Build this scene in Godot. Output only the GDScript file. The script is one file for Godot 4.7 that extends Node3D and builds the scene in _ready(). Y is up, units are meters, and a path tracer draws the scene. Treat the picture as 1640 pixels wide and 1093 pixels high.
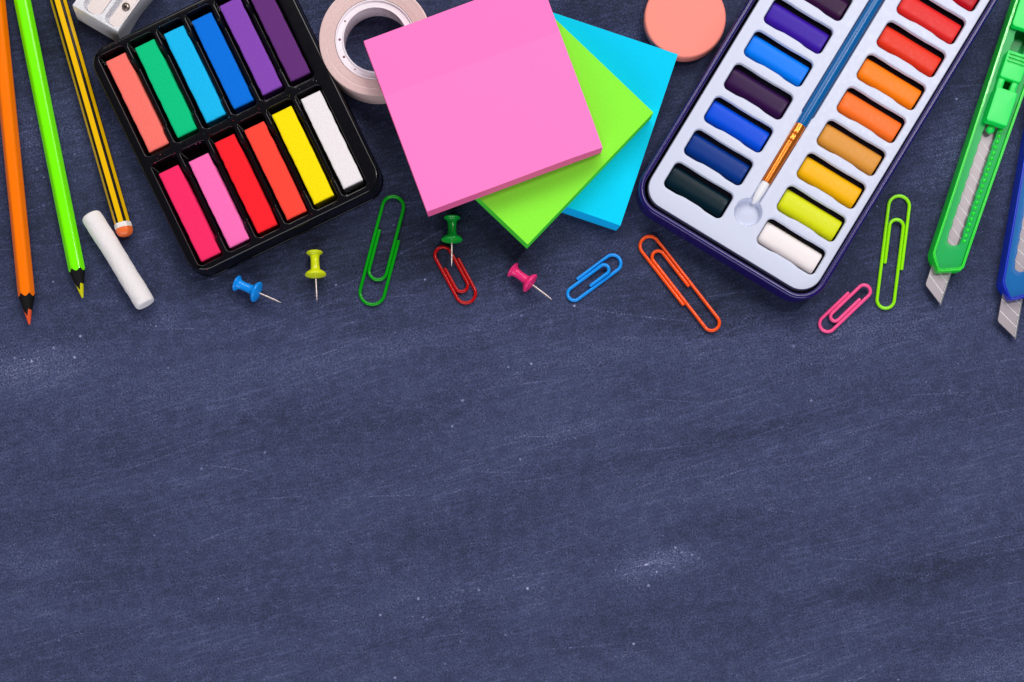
extends Node3D
# A flat lay of school and art supplies on a dusty chalkboard, seen from straight above.
# Photograph pixels give directions; PX() puts a pixel on a horizontal plane at a known height.
const S := 0.00026      # metres per photo pixel on the board
const CX := 820.0       # pixel under the lens
const CY := 760.0
const HP := 2000.0      # lens height in pixels

var rng := RandomNumberGenerator.new()
var names := {}
var tex := {}


class MB:
	var v := PackedVector3Array()
	var col := PackedColorArray()
	var c := Color.WHITE
	func tri(a: Vector3, b: Vector3, d: Vector3) -> void:
		if (b - a).cross(d - a).length_squared() < 1e-20:
			return
		v.append(a)
		v.append(b)
		v.append(d)
		col.append(c)
		col.append(c)
		col.append(c)
	func quad(a: Vector3, b: Vector3, d: Vector3, e: Vector3) -> void:
		tri(a, b, d)
		tri(a, d, e)
	func loft(loops: Array, closed := true) -> void:
		for i in loops.size() - 1:
			var p: PackedVector3Array = loops[i]
			var q: PackedVector3Array = loops[i + 1]
			var n := p.size()
			for j in (n if closed else n - 1):
				var k := (j + 1) % n
				quad(p[j], p[k], q[k], q[j])
	func cap(loop: PackedVector3Array, flip := false) -> void:
		var m := Vector3.ZERO
		for p in loop:
			m += p
		m /= loop.size()
		for j in loop.size():
			var k := (j + 1) % loop.size()
			if flip:
				tri(m, loop[k], loop[j])
			else:
				tri(m, loop[j], loop[k])
	func grid(rows: Array) -> void:
		for i in rows.size() - 1:
			var p: PackedVector3Array = rows[i]
			var q: PackedVector3Array = rows[i + 1]
			for j in p.size() - 1:
				quad(p[j], p[j + 1], q[j + 1], q[j])
	func tube(path: PackedVector3Array, radii: PackedFloat32Array, seg := 12, round_ends := true) -> void:
		var n := path.size()
		var t0 := (path[1] - path[0]).normalized()
		var side := t0.cross(Vector3.UP)
		if side.length() < 0.1:
			side = t0.cross(Vector3.RIGHT)
		side = side.normalized()
		var loops := []
		for i in n:
			var t := (path[mini(i + 1, n - 1)] - path[maxi(i - 1, 0)]).normalized()
			side = (side - t * side.dot(t)).normalized()
			var up := side.cross(t)
			var centres := [path[i]]
			var rs := [radii[mini(i, radii.size() - 1)]]
			if round_ends and i == 0:
				centres = [path[i] - t * rs[0] * 0.5, path[i] - t * rs[0] * 0.3, path[i]]
				rs = [rs[0] * 0.55, rs[0] * 0.85, rs[0]]
			elif round_ends and i == n - 1:
				centres = [path[i], path[i] + t * rs[0] * 0.3, path[i] + t * rs[0] * 0.5]
				rs = [rs[0], rs[0] * 0.85, rs[0] * 0.55]
			for e in centres.size():
				var l := PackedVector3Array()
				for k in seg:
					var a := TAU * k / seg
					l.append(centres[e] + (side * cos(a) + up * sin(a)) * rs[e])
				loops.append(l)
		loft(loops)
		cap(loops[0], true)
		cap(loops[-1])
	func build(origin := Vector3.ZERO, orient := "vol", angle := 38.0) -> ArrayMesh:
		var nt := v.size() / 3
		var fn := PackedVector3Array()
		fn.resize(nt)
		var mid := Vector3.ZERO
		for p in v:
			mid += p
		mid /= maxf(1.0, v.size())
		var vol := 0.0
		var up := 0.0
		for i in nt:
			var a := v[i * 3] - mid
			var b := v[i * 3 + 1] - mid
			var d := v[i * 3 + 2] - mid
			var n := (b - a).cross(d - a)
			fn[i] = n
			vol += a.dot(b.cross(d))
			up += n.y
		var flip := (orient == "vol" and vol < 0.0) or (orient == "up" and up < 0.0)
		var at := {}
		for i in v.size():
			var key := Vector3i((v[i] * 200000.0).round())
			if at.has(key):
				at[key].append(i / 3)
			else:
				at[key] = [i / 3]
		var limit := cos(deg_to_rad(angle))
		var ov := PackedVector3Array()
		var on := PackedVector3Array()
		var oc := PackedColorArray()
		ov.resize(nt * 3)
		on.resize(nt * 3)
		oc.resize(nt * 3)
		var order := [0, 1, 2] if flip else [0, 2, 1]
		for i in nt:
			var own := fn[i].normalized()
			for k in 3:
				var src: int = i * 3 + order[k]
				var sum := Vector3.ZERO
				for f in at[Vector3i((v[src] * 200000.0).round())]:
					if fn[f].normalized().dot(own) > limit:
						sum += fn[f]
				ov[i * 3 + k] = v[src] - origin
				on[i * 3 + k] = sum.normalized() * (-1.0 if flip else 1.0)
				oc[i * 3 + k] = col[src]
		var arr := []
		arr.resize(Mesh.ARRAY_MAX)
		arr[Mesh.ARRAY_VERTEX] = ov
		arr[Mesh.ARRAY_NORMAL] = on
		arr[Mesh.ARRAY_COLOR] = oc
		var m := ArrayMesh.new()
		m.add_surface_from_arrays(Mesh.PRIMITIVE_TRIANGLES, arr)
		return m


# ---------------------------------------------------------------- helpers

func PX(px: float, py: float, href := 0.0, y := -1.0) -> Vector3:
	var k := (HP * S - href) / (HP * S)
	return Vector3((px - CX) * S * k, href if y < 0.0 else y, (CY - 546.5) * S + (py - CY) * S * k)


func numbered(called: String) -> String:
	names[called] = names.get(called, -1) + 1
	return called if names[called] == 0 else "%s_%03d" % [called, names[called]]


func thing(called: String, label: String, category: String, at: Vector3, group := "") -> Node3D:
	var o := Node3D.new()
	o.name = numbered(called)
	add_child(o)
	o.position = at
	o.set_meta("label", label)
	o.set_meta("category", category)
	if group:
		o.set_meta("group", group)
	return o


func part(called: String, mb: MB, m: Material, parent: Node3D, orient := "vol", angle := 38.0, label := "") -> MeshInstance3D:
	# geometry is given in world axes; it is stored relative to its thing's base
	var o := MeshInstance3D.new()
	o.name = called
	o.mesh = mb.build(parent.global_position, orient, angle)
	o.material_override = m
	parent.add_child(o, true)
	if label:
		o.set_meta("label", label)
	return o


func subpart(called: String, mb: MB, m: Material, parent: Node3D, orient := "vol", angle := 38.0) -> MeshInstance3D:
	return part(called, mb, m, parent, orient, angle)


func solo(called: String, label: String, category: String, mb: MB, m: Material, at: Vector3, group := "", angle := 38.0) -> MeshInstance3D:
	var o := MeshInstance3D.new()
	o.name = numbered(called)
	o.mesh = mb.build(at, "vol", angle)
	o.material_override = m
	add_child(o)
	o.position = at
	o.set_meta("label", label)
	o.set_meta("category", category)
	if group:
		o.set_meta("group", group)
	return o


func rgb8(r: int, g: int, b: int) -> Color:
	return Color(r / 255.0, g / 255.0, b / 255.0)


func noise_tex(key: String, freq: float, lo: float, hi: float, octaves := 4, kind := FastNoiseLite.TYPE_SIMPLEX_SMOOTH) -> NoiseTexture2D:
	if tex.has(key):
		return tex[key]
	var n := FastNoiseLite.new()
	n.noise_type = kind
	n.frequency = freq
	n.fractal_octaves = octaves
	n.seed = 11 + tex.size()
	var t := NoiseTexture2D.new()
	t.width = 512
	t.height = 512
	t.seamless = true
	t.noise = n
	var g := Gradient.new()
	g.set_color(0, Color(lo, lo, lo))
	g.set_color(1, Color(hi, hi, hi))
	t.color_ramp = g
	tex[key] = t
	return t


func mat(c: Color, rough := 0.6, metal := 0.0, tile := 0.0, grain := "", bump := 0.0) -> StandardMaterial3D:
	var m := StandardMaterial3D.new()
	m.albedo_color = c
	m.roughness = rough
	m.metallic = metal
	m.metallic_specular = 0.28 if rough > 0.55 else 0.5
	if tile > 0.0:
		m.uv1_triplanar = true
		m.uv1_scale = Vector3.ONE * tile
		if grain == "powder":
			m.albedo_texture = noise_tex("powder", 0.09, 0.80, 1.06, 4)
		elif grain == "paper":
			m.albedo_texture = noise_tex("paper", 0.12, 0.95, 1.02, 3)
		elif grain == "pastel":
			m.albedo_texture = noise_tex("pastel", 0.09, 0.94, 1.04, 5)
		elif grain == "cloud":
			m.albedo_texture = noise_tex("cloud", 0.02, 0.88, 1.05, 4)
		if bump > 0.0:
			m.heightmap_enabled = true
			m.heightmap_scale = bump
			m.heightmap_texture = noise_tex("relief", 0.07, 0.0, 1.0, 4)
	return m


func gloss(c: Color, rough := 0.25, shine := 0.4) -> StandardMaterial3D:
	var m := mat(c, rough, 0.0, 25.0)
	m.metallic_specular = shine
	m.roughness_texture = noise_tex("smudge", 0.02, 0.75, 1.2, 4)
	return m


func rrect(u0: float, v0: float, u1: float, v1: float, r: float, arc := 8, along := 1, across := 1) -> PackedVector2Array:
	# visually counter-clockwise (v runs down the picture), starting at the lower right corner
	var out := PackedVector2Array()
	var cs := [Vector2(u1 - r, v1 - r), Vector2(u1 - r, v0 + r), Vector2(u0 + r, v0 + r), Vector2(u0 + r, v1 - r)]
	for q in 4:
		for i in arc + 1:
			var a := -PI / 2 + q * PI / 2 + PI / 2 * i / arc
			out.append(cs[q] + Vector2(cos(a), -sin(a)) * r)
		var nxt: Vector2 = cs[(q + 1) % 4]
		var a2 := q * PI / 2
		var p0: Vector2 = cs[q] + Vector2(cos(a2), -sin(a2)) * r
		var p1 := nxt + Vector2(cos(a2), -sin(a2)) * r
		var n := across if q % 2 == 0 else along
		for i in range(1, n):
			out.append(p0.lerp(p1, float(i) / n))
	return out


func square_out(loop: PackedVector2Array, u0: float, v0: float, u1: float, v1: float, r: float, U0: float, V0: float, U1: float, V1: float) -> PackedVector2Array:
	# for each point of a rounded rectangle the matching point on a larger plain rectangle
	var out := PackedVector2Array()
	for p in loop:
		var q := p
		var c := Vector2(clampf(p.x, u0 + r, u1 - r), clampf(p.y, v0 + r, v1 - r))
		var d := p - c
		var m := maxf(absf(d.x), absf(d.y))
		if m > 1e-6 and absf(d.x) > 1e-6 and absf(d.y) > 1e-6:
			q = c + d / m * r
		if absf(q.x - u0) < 0.01:
			q.x = U0
		elif absf(q.x - u1) < 0.01:
			q.x = U1
		if absf(q.y - v0) < 0.01:
			q.y = V0
		elif absf(q.y - v1) < 0.01:
			q.y = V1
		out.append(Vector2(clampf(q.x, U0, U1), clampf(q.y, V0, V1)))
	return out


func lift(loop: PackedVector2Array, U: Vector2, V: Vector2, href: float, y: float) -> PackedVector3Array:
	var out := PackedVector3Array()
	for p in loop:
		var q := U * p.x + V * p.y
		out.append(PX(q.x, q.y, href, y))
	return out


func lathe(mb: MB, at: Vector3, profile: PackedVector2Array, seg := 64, axis := Vector3.UP) -> void:
	# profile: (radius, height along axis)
	var side := axis.cross(Vector3.FORWARD)
	if side.length() < 0.1:
		side = axis.cross(Vector3.RIGHT)
	side = side.normalized()
	var fwd := side.cross(axis).normalized()
	var loops := []
	for p in profile:
		var l := PackedVector3Array()
		for k in seg:
			var a := TAU * k / seg
			l.append(at + axis * p.y + (side * cos(a) + fwd * sin(a)) * maxf(p.x, 1e-6))
		loops.append(l)
	mb.loft(loops)


func smooth(a: float, b: float, x: float) -> float:
	return smoothstep(a, b, x)


# ---------------------------------------------------------------- the scene

func _ready() -> void:
	rng.seed = 20240611
	make_camera()
	make_light()
	make_chalkboard()
	make_pencils()
	make_chalk()
	make_sharpener()
	make_pastels()
	make_tape()
	make_notes()
	make_eraser()
	make_paints()
	make_cutters()
	make_clips()
	make_pins()


func make_camera() -> void:
	var cam := Camera3D.new()
	cam.name = "camera"
	cam.projection = Camera3D.PROJECTION_FRUSTUM
	cam.near = 0.05
	cam.far = 6.0
	cam.size = 2.0 * 546.5 / HP * cam.near
	cam.frustum_offset = Vector2(0.0, (CY - 546.5) / HP * cam.near)
	add_child(cam)
	cam.position = Vector3(0.0, HP * S, (CY - 546.5) * S)
	cam.rotation_degrees = Vector3(-90, 0, 0)
	cam.current = true


func make_light() -> void:
	var e := Environment.new()
	e.background_mode = Environment.BG_COLOR
	e.background_color = Color(0.08, 0.082, 0.088).linear_to_srgb()
	e.tonemap_mode = Environment.TONE_MAPPER_LINEAR
	e.tonemap_exposure = 0.96
	e.sdfgi_enabled = true
	e.ssao_enabled = true
	e.ssil_enabled = true
	var w := WorldEnvironment.new()
	w.name = "environment"
	w.environment = e
	add_child(w)
	# one large studio softbox beyond the top edge, a little to the right
	var key := AreaLight3D.new()
	key.name = "softbox_light"
	key.area_size = Vector2(1.7, 0.6)
	key.area_normalize_energy = true
	key.light_energy = 1.98
	key.light_color = Color(1.0, 0.985, 0.97)
	key.shadow_enabled = true
	key.area_range = 8.0
	add_child(key)
	key.position = Vector3(0.10, 0.98, -1.0)
	key.look_at(Vector3(0.0, 0.0, 0.0), Vector3.UP)
	# a smaller overhead softbox to the right draws the streaks on lacquer and plastic edges
	var side := AreaLight3D.new()
	side.name = "overhead_softbox_light"
	side.area_size = Vector2(0.11, 0.36)
	side.area_normalize_energy = true
	side.light_energy = 0.52
	side.light_color = Color(1.0, 0.99, 0.98)
	side.shadow_enabled = true
	side.area_range = 8.0
	add_child(side)
	side.position = Vector3(0.55, 1.2, -0.45)
	side.look_at(Vector3(0.0, 0.0, -0.05), Vector3.UP)
	# a weaker softbox on the photographer's side opens the shadows
	var fill := AreaLight3D.new()
	fill.name = "fill_softbox_light"
	fill.area_size = Vector2(1.6, 0.7)
	fill.area_normalize_energy = true
	fill.light_energy = 1.32
	fill.light_color = Color(0.97, 0.98, 1.0)
	fill.shadow_enabled = true
	fill.area_range = 8.0
	add_child(fill)
	fill.position = Vector3(-0.1, 0.58, 1.15)
	fill.look_at(Vector3(0.0, 0.0, 0.0), Vector3.UP)


func make_chalkboard() -> void:
	# painted slate with smeared chalk dust, scratches and specks; the texture runs along the wiping direction
	var n := 2048
	var h := 1536
	var f1 := FastNoiseLite.new()
	f1.seed = 3
	f1.noise_type = FastNoiseLite.TYPE_SIMPLEX_SMOOTH
	f1.frequency = 0.012
	f1.fractal_octaves = 5
	var smear := f1.get_image(n / 5, h)
	smear.resize(n, h, Image.INTERPOLATE_CUBIC)
	var f2 := FastNoiseLite.new()
	f2.seed = 8
	f2.frequency = 0.13
	f2.fractal_octaves = 4
	var streak := f2.get_image(n / 9, h)
	streak.resize(n, h, Image.INTERPOLATE_CUBIC)
	var f3 := FastNoiseLite.new()
	f3.seed = 5
	f3.frequency = 0.0035
	f3.fractal_octaves = 4
	var broad := f3.get_image(n, h)
	var f4 := FastNoiseLite.new()
	f4.seed = 21
	f4.frequency = 0.28
	f4.fractal_octaves = 3
	var grain := f4.get_image(n, h)
	var A := smear.get_data()
	var B := streak.get_data()
	var C := broad.get_data()
	var D := grain.get_data()
	var f5 := FastNoiseLite.new()
	f5.seed = 33
	f5.frequency = 0.16
	f5.fractal_octaves = 3
	var stroke := f5.get_image(n / 16, h)
	stroke.resize(n, h, Image.INTERPOLATE_CUBIC)
	var E := stroke.get_data()
	var f6 := FastNoiseLite.new()
	f6.seed = 51
	f6.frequency = 0.035
	f6.fractal_octaves = 4
	var M := f6.get_image(n, h).get_data()
	var chalk := PackedFloat32Array()
	chalk.resize(n * h)
	for y in h:
		for x in n:
			var i := y * n + x
			var d := D[i] / 255.0
			var c := C[i] / 255.0
			# wiping strokes in two slightly different directions, only where some chalk was left
			var e1 := E[((y + int(x * 0.09)) % h) * n + x] / 255.0
			var e2 := E[((y + 700 + h - int(x * 0.07)) % h) * n + (x * 2 + 311) % n] / 255.0
			var strokes := maxf(0.0, e1 - 0.56) * maxf(0.0, c - 0.30) + maxf(0.0, e2 - 0.58) * maxf(0.0, 0.70 - c)
			var v := 0.50 + (A[i] / 255.0 - 0.5) * 0.09 + (c - 0.5) * 0.07 + (e1 - 0.5) * 0.04
			var m1 := M[i] / 255.0
			v += strokes * 0.75 * (0.4 + d) + (m1 - 0.5) * 0.10
			v += (d - 0.5) * (0.12 + 0.34 * m1) + rng.randf_range(-0.15, 0.15) * (0.35 + m1)
			chalk[i] = v
	# where the texture lies: turned so that u runs along the streaks, rising to the right
	var turn := deg_to_rad(-11.0)
	var span := 2048.0 * 0.98      # photo pixels across the texture
	var mid := Vector2(820, 546.5)
	var to_uv := func(p: Vector2) -> Vector2:
		var q := (p - mid).rotated(-turn) / span * n
		return q + Vector2(n, h) / 2.0
	# chalk left in patches: where the hand wiped less
	for s in [[30, 590, 130, 34, 0.34], [60, 215, 90, 40, 0.20], [220, 640, 260, 60, 0.08], [1050, 900, 70, 26, 0.30], [1540, 250, 100, 70, 0.22], [1000, 60, 90, 40, 0.15], [1000, 560, 330, 30, 0.12], [620, 560, 300, 26, 0.10], [1590, 1070, 120, 40, 0.16], [40, 900, 110, 40, 0.12], [1300, 560, 200, 60, 0.10], [690, 960, 160, 46, 0.08], [520, 60, 40, 60, 0.16], [330, 420, 160, 30, 0.06], [910, 690, 150, 18, 0.13], [1250, 760, 260, 50, 0.06], [850, 440, 120, 50, 0.10], [196, 440, 60, 26, 0.10], [262, 512, 40, 18, 0.16], [1440, 520, 140, 40, 0.10]]:
		var c: Vector2 = to_uv.call(Vector2(s[0], s[1]))
		var ru: float = s[2] * n / span
		var rv: float = s[3] * n / span
		for y in range(maxi(0, int(c.y - rv * 2)), mini(h, int(c.y + rv * 2))):
			for x in range(maxi(0, int(c.x - ru * 2)), mini(n, int(c.x + ru * 2))):
				var q := Vector2((x - c.x) / ru, (y - c.y) / rv)
				var w := exp(-q.length_squared() * 1.6)
				if w > 0.02:
					var i := y * n + x
					chalk[i] += s[4] * w * clampf((D[i] / 255.0 - 0.30) * 2.6, 0.0, 2.0) * clampf(B[i] / 255.0 + 0.35, 0.4, 1.4)
	# darker patches
	for s in [[700, 400, 240, 60, -0.14], [1180, 480, 180, 60, -0.10], [480, 380, 200, 80, -0.10], [90, 60, 110, 90, -0.16], [640, 230, 90, 80, -0.12], [300, 700, 300, 60, -0.05], [1200, 700, 220, 30, -0.08], [1420, 930, 220, 50, -0.07], [560, 30, 60, 60, -0.1], [960, 30, 120, 60, -0.05]]:
		var c: Vector2 = to_uv.call(Vector2(s[0], s[1]))
		var ru: float = s[2] * n / span
		var rv: float = s[3] * n / span
		for y in range(maxi(0, int(c.y - rv * 2)), mini(h, int(c.y + rv * 2))):
			for x in range(maxi(0, int(c.x - ru * 2)), mini(n, int(c.x + ru * 2))):
				var q := Vector2((x - c.x) / ru, (y - c.y) / rv)
				var i := y * n + x
				chalk[i] += s[4] * exp(-q.length_squared() * 1.6) * clampf(1.5 - B[i] / 255.0, 0.5, 1.4)
	# the upper part of the board is darker: its ragged lower border follows the streaks
	for y in h:
		for x in range(0, n):
			var p := (Vector2(x, y) - Vector2(n, h) / 2.0) * span / n
			var py := p.rotated(turn).y + mid.y
			if py < 640.0:
				var i := y * n + x
				var edge := 530.0 + (A[i] / 255.0 - 0.5) * 190.0 + (C[i] / 255.0 - 0.5) * 120.0
				if py < edge:
					chalk[i] -= 0.085 * minf(1.0, (edge - py) / 70.0) * clampf(1.25 - B[i] / 510.0, 0.4, 1.4)
	# thin scratches
	for k in 1000:
		var p := Vector2(rng.randf() * n, rng.randf() * h)
		var ang := deg_to_rad(rng.randfn(0.0, 9.0))
		var length := 18.0 + pow(rng.randf(), 3.0) * 260.0
		var power := 0.06 + pow(rng.randf(), 3.0) * 0.42
		var bend := rng.randfn(0.0, 0.0006)
		var dirn := Vector2(cos(ang), sin(ang))
		for q in int(length):
			var t := float(q) / length
			var i_x := int(p.x)
			var i_y := int(p.y)
			if i_x >= 0 and i_x < n and i_y >= 0 and i_y < h - 1:
				var i := i_y * n + i_x
				var on := power * sin(PI * t) * clampf((D[i] / 255.0 - 0.25) * 2.4, 0.0, 1.3)
				var fy := p.y - i_y
				chalk[i] += on * (1.0 - fy)
				chalk[i + n] += on * fy
			p += dirn
			dirn = dirn.rotated(bend)
	# specks of chalk, some in sprays
	for k in 5200:
		var p := Vector2(rng.randf() * n, rng.randf() * h)
		if k < 260:
			var c: Vector2 = to_uv.call(Vector2(1060, 905))
			p = c + Vector2(rng.randfn(0, 46), rng.randfn(0, 20))
		elif k < 330:
			var c: Vector2 = to_uv.call(Vector2(242, 508))
			p = c + Vector2(rng.randfn(0, 22), rng.randfn(0, 9))
		elif k < 640:
			var c: Vector2 = to_uv.call(Vector2(40, 585))
			p = c + Vector2(rng.randfn(0, 70), rng.randfn(0, 26))
		elif k < 860:
			var c: Vector2 = to_uv.call(Vector2(720, 960))
			p = c + Vector2(rng.randfn(0, 120), rng.randfn(0, 30))
		elif k < 1060:
			var c: Vector2 = to_uv.call(Vector2(1560, 270))
			p = c + Vector2(rng.randfn(0, 60), rng.randfn(0, 80))
		elif k < 1360:
			var c: Vector2 = to_uv.call(Vector2(100, 200))
			p = c + Vector2(rng.randfn(0, 60), rng.randfn(0, 60))
		var r := 0.55 + pow(rng.randf(), 22.0) * 1.9
		var power := 0.12 + pow(rng.randf(), 4.0) * 0.75
		for y in range(maxi(0, int(p.y - r - 1)), mini(h, int(p.y + r + 2))):
			for x in range(maxi(0, int(p.x - r - 1)), mini(n, int(p.x + r + 2))):
				var w := clampf(r + 0.5 - Vector2(x, y).distance_to(p), 0.0, 1.0)
				chalk[y * n + x] += power * w
	var bytes := PackedByteArray()
	bytes.resize(n * h * 3)
	var dark := Vector3(20, 22, 31)
	var slate := Vector3(46, 51, 72)
	var blue := Vector3(66, 73, 108)
	var pale := Vector3(176, 180, 214)
	for i in n * h:
		var x := clampf(chalk[i], 0.0, 1.6)
		var c := dark.lerp(slate, x / 0.36) if x < 0.36 else slate.lerp(blue, (x - 0.36) / 0.19) if x < 0.55 else blue.lerp(pale, minf((x - 0.55) / 0.95, 1.0))
		bytes[i * 3] = int(c.x)
		bytes[i * 3 + 1] = int(c.y)
		bytes[i * 3 + 2] = int(c.z)
	var im := Image.create_from_data(n, h, false, Image.FORMAT_RGB8, bytes)
	var m := StandardMaterial3D.new()
	m.albedo_texture = ImageTexture.create_from_image(im)
	m.roughness = 0.9
	m.metallic_specular = 0.2
	m.texture_repeat = true
	var arr := []
	arr.resize(Mesh.ARRAY_MAX)
	var vs := PackedVector3Array()
	var ns := PackedVector3Array()
	var us := PackedVector2Array()
	var ix := PackedInt32Array()
	var side := 6
	for j in side + 1:
		for i in side + 1:
			var p := Vector2(-700 + 3040.0 * i / side, -700 + 2500.0 * j / side)
			vs.append(PX(p.x, p.y, 0.0))
			ns.append(Vector3.UP)
			var q: Vector2 = to_uv.call(p)
			us.append(Vector2(q.x / n, q.y / h))
	for j in side:
		for i in side:
			var a := j * (side + 1) + i
			ix.append_array([a, a + 1, a + side + 1, a + 1, a + side + 2, a + side + 1])
	arr[Mesh.ARRAY_VERTEX] = vs
	arr[Mesh.ARRAY_NORMAL] = ns
	arr[Mesh.ARRAY_TEX_UV] = us
	arr[Mesh.ARRAY_INDEX] = ix
	var mesh := ArrayMesh.new()
	mesh.add_surface_from_arrays(Mesh.PRIMITIVE_TRIANGLES, arr)
	var o := MeshInstance3D.new()
	o.name = "ground"
	o.mesh = mesh
	o.material_override = m
	o.set_meta("kind", "structure")
	o.set_meta("label", "dark blue chalkboard with smeared chalk dust and fine scratches")
	add_child(o)


# ---------------------------------------------------------------- pencils and chalk

func hex_outline(rc: float, rr: float, turn: float) -> Array:
	# rounded hexagon: arrays of points, and facet number (-1 on a ridge)
	var pts := PackedVector2Array()
	var ids := []
	for k in 6:
		var a := turn + TAU * k / 6.0
		var c := Vector2(cos(a), sin(a)) * (rc - rr / cos(PI / 6))
		for i in 4:
			var b := a - PI / 6 + PI / 3 * i / 3.0
			pts.append(c + Vector2(cos(b), sin(b)) * rr)
			ids.append(k if i == 3 else -1)
	return [pts, ids]


func pencil(roll: float, soft: float, label: String, tail: Vector2, head: Vector2, tip_len: float, facet_colors: Array, ridge, dipped: bool, wood, lead) -> void:
	var flat := 0.0031
	var rc := flat / cos(PI / 6)
	var hc := 0.0
	var hx := hex_outline(rc, soft, roll)
	for p in hx[0]:
		hc = maxf(hc, -p.y)
	hc += 0.00003
	var at := PX(head.x, head.y, hc, hc)
	var from := PX(tail.x, tail.y, hc, hc)
	var dirn := (at - from).normalized()
	var side := dirn.cross(Vector3.UP).normalized()      # towards the picture's left when the pencil points down
	var base := Vector3((at.x + from.x) / 2, 0.0, (at.z + from.z) / 2)
	var o := thing("pencil", label, "pencil", base)
	var pts: PackedVector2Array = hx[0]
	var ids: Array = hx[1]
	var n := pts.size()
	var mb := MB.new()
	var start := from
	var stop_at := PackedFloat32Array()
	for p in pts:
		stop_at.append(0.0 if dipped else p.length() / rc * tip_len)
	# body in strips so that each facet keeps its own lacquer
	for j in n:
		var k := (j + 1) % n
		var p := pts[j]
		var q := pts[k]
		mb.c = facet_colors[ids[j]] if ids[j] >= 0 else (ridge if ridge != null else facet_colors[(int(j / 4.0) + 5 if j % 4 < 1 else int(j / 4.0)) % 6])
		var steps := 3
		for t in steps:
			var f0 := float(t) / steps
			var f1 := float(t + 1) / steps
			var e0 := at - dirn * stop_at[j]
			var e1 := at - dirn * stop_at[k]
			var o0 := side * p.x + Vector3.UP * p.y
			var o1 := side * q.x + Vector3.UP * q.y
			if not dipped and absf(p.length() - q.length()) < 1e-6 and ids[j] >= 0:
				# the cone bites deepest mid facet: scalloped edge
				var m := (p + q) / 2
				for z in 8:
					var z0 := z / 8.0
					var z1 := (z + 1) / 8.0
					var a2 := p.lerp(q, z0)
					var b2 := p.lerp(q, z1)
					var oa := side * a2.x + Vector3.UP * a2.y
					var ob := side * b2.x + Vector3.UP * b2.y
					var ea := at - dirn * (a2.length() / rc * tip_len)
					var eb := at - dirn * (b2.length() / rc * tip_len)
					mb.quad(start.lerp(ea, f0) + oa, start.lerp(ea, f1) + oa, start.lerp(eb, f1) + ob, start.lerp(eb, f0) + ob)
			else:
				mb.quad(start.lerp(e0, f0) + o0, start.lerp(e0, f1) + o0, start.lerp(e1, f1) + o1, start.lerp(e1, f0) + o1)
	var lac := gloss(Color.WHITE, 0.28)
	lac.vertex_color_use_as_albedo = true
	lac.clearcoat_enabled = true
	lac.metallic_specular = 0.22
	lac.clearcoat = 0.8
	lac.clearcoat_roughness = 0.08
	part("body", mb, lac, o, "vol", 20.0)
	if dipped:
		var cap := MB.new()
		var loops := []
		for e in [[-0.0002, 1.035], [0.0005, 1.05], [0.0019, 1.05]]:
			var l := PackedVector3Array()
			for p in pts:
				l.append(at + dirn * e[0] + (side * p.x + Vector3.UP * p.y) * e[1])
			loops.append(l)
		cap.loft(loops)
		cap.cap(loops[0], true)
		cap.cap(loops[-1])
		part("white_band", cap, mat(rgb8(232, 226, 222), 0.45), o)
		var dome := MB.new()
		loops = []
		for e in [[0.0018, 1.0], [0.0028, 1.0], [0.0038, 0.93], [0.0046, 0.78], [0.0051, 0.55], [0.0053, 0.25], [0.00535, 0.02]]:
			var l := PackedVector3Array()
			for p in pts:
				var rr: float = lerpf(p.length(), rc * 0.96, 0.6) * e[1] * 1.02
				var q := p.normalized() * rr
				l.append(at + dirn * e[0] + side * q.x + Vector3.UP * q.y)
			loops.append(l)
		dome.loft(loops)
		part("dipped_end", dome, mat(rgb8(240, 110, 48), 0.4), o, "vol", 60.0)
	else:
		var split := 0.42
		var cone := MB.new()
		var point := MB.new()
		var ring0 := PackedVector3Array()
		var ring1 := PackedVector3Array()
		var ring2 := PackedVector3Array()
		var ring3 := PackedVector3Array()
		var m := 48
		for k in m:
			var a := TAU * k / m
			var dd := Vector2(cos(a), sin(a))
			# radius of the hexagon in this direction
			var r := 1e9
			for f in 6:
				var nn := Vector2(cos(roll + PI / 6 + f * PI / 3), sin(roll + PI / 6 + f * PI / 3))
				if dd.dot(nn) > 0.1:
					r = minf(r, flat / dd.dot(nn))
			r = minf(r, rc * 0.985)
			var oo := side * dd.x + Vector3.UP * dd.y
			ring0.append(at - dirn * (r / rc * tip_len) + oo * r * 0.985)
			var s2 := split * (1.0 + 0.22 * sin(a * 3.0 + 0.6) + 0.08 * sin(a * 7.0))
			ring1.append(at - dirn * (s2 * tip_len) + oo * s2 * rc)
			ring2.append(at - dirn * (0.13 * tip_len) + oo * 0.16 * rc)
			ring3.append(at - dirn * (0.07 * tip_len) + oo * 0.09 * rc)
		cone.loft([ring0, ring1])
		part("sharpened_wood", cone, wood, o, "none", 40.0)
		var inner := PackedVector3Array()
		for k in m:
			inner.append(ring1[k])
		point.loft([inner, ring2, ring3])
		point.cap(ring3)
		part("lead", point, lead, o, "none", 50.0)


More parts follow.
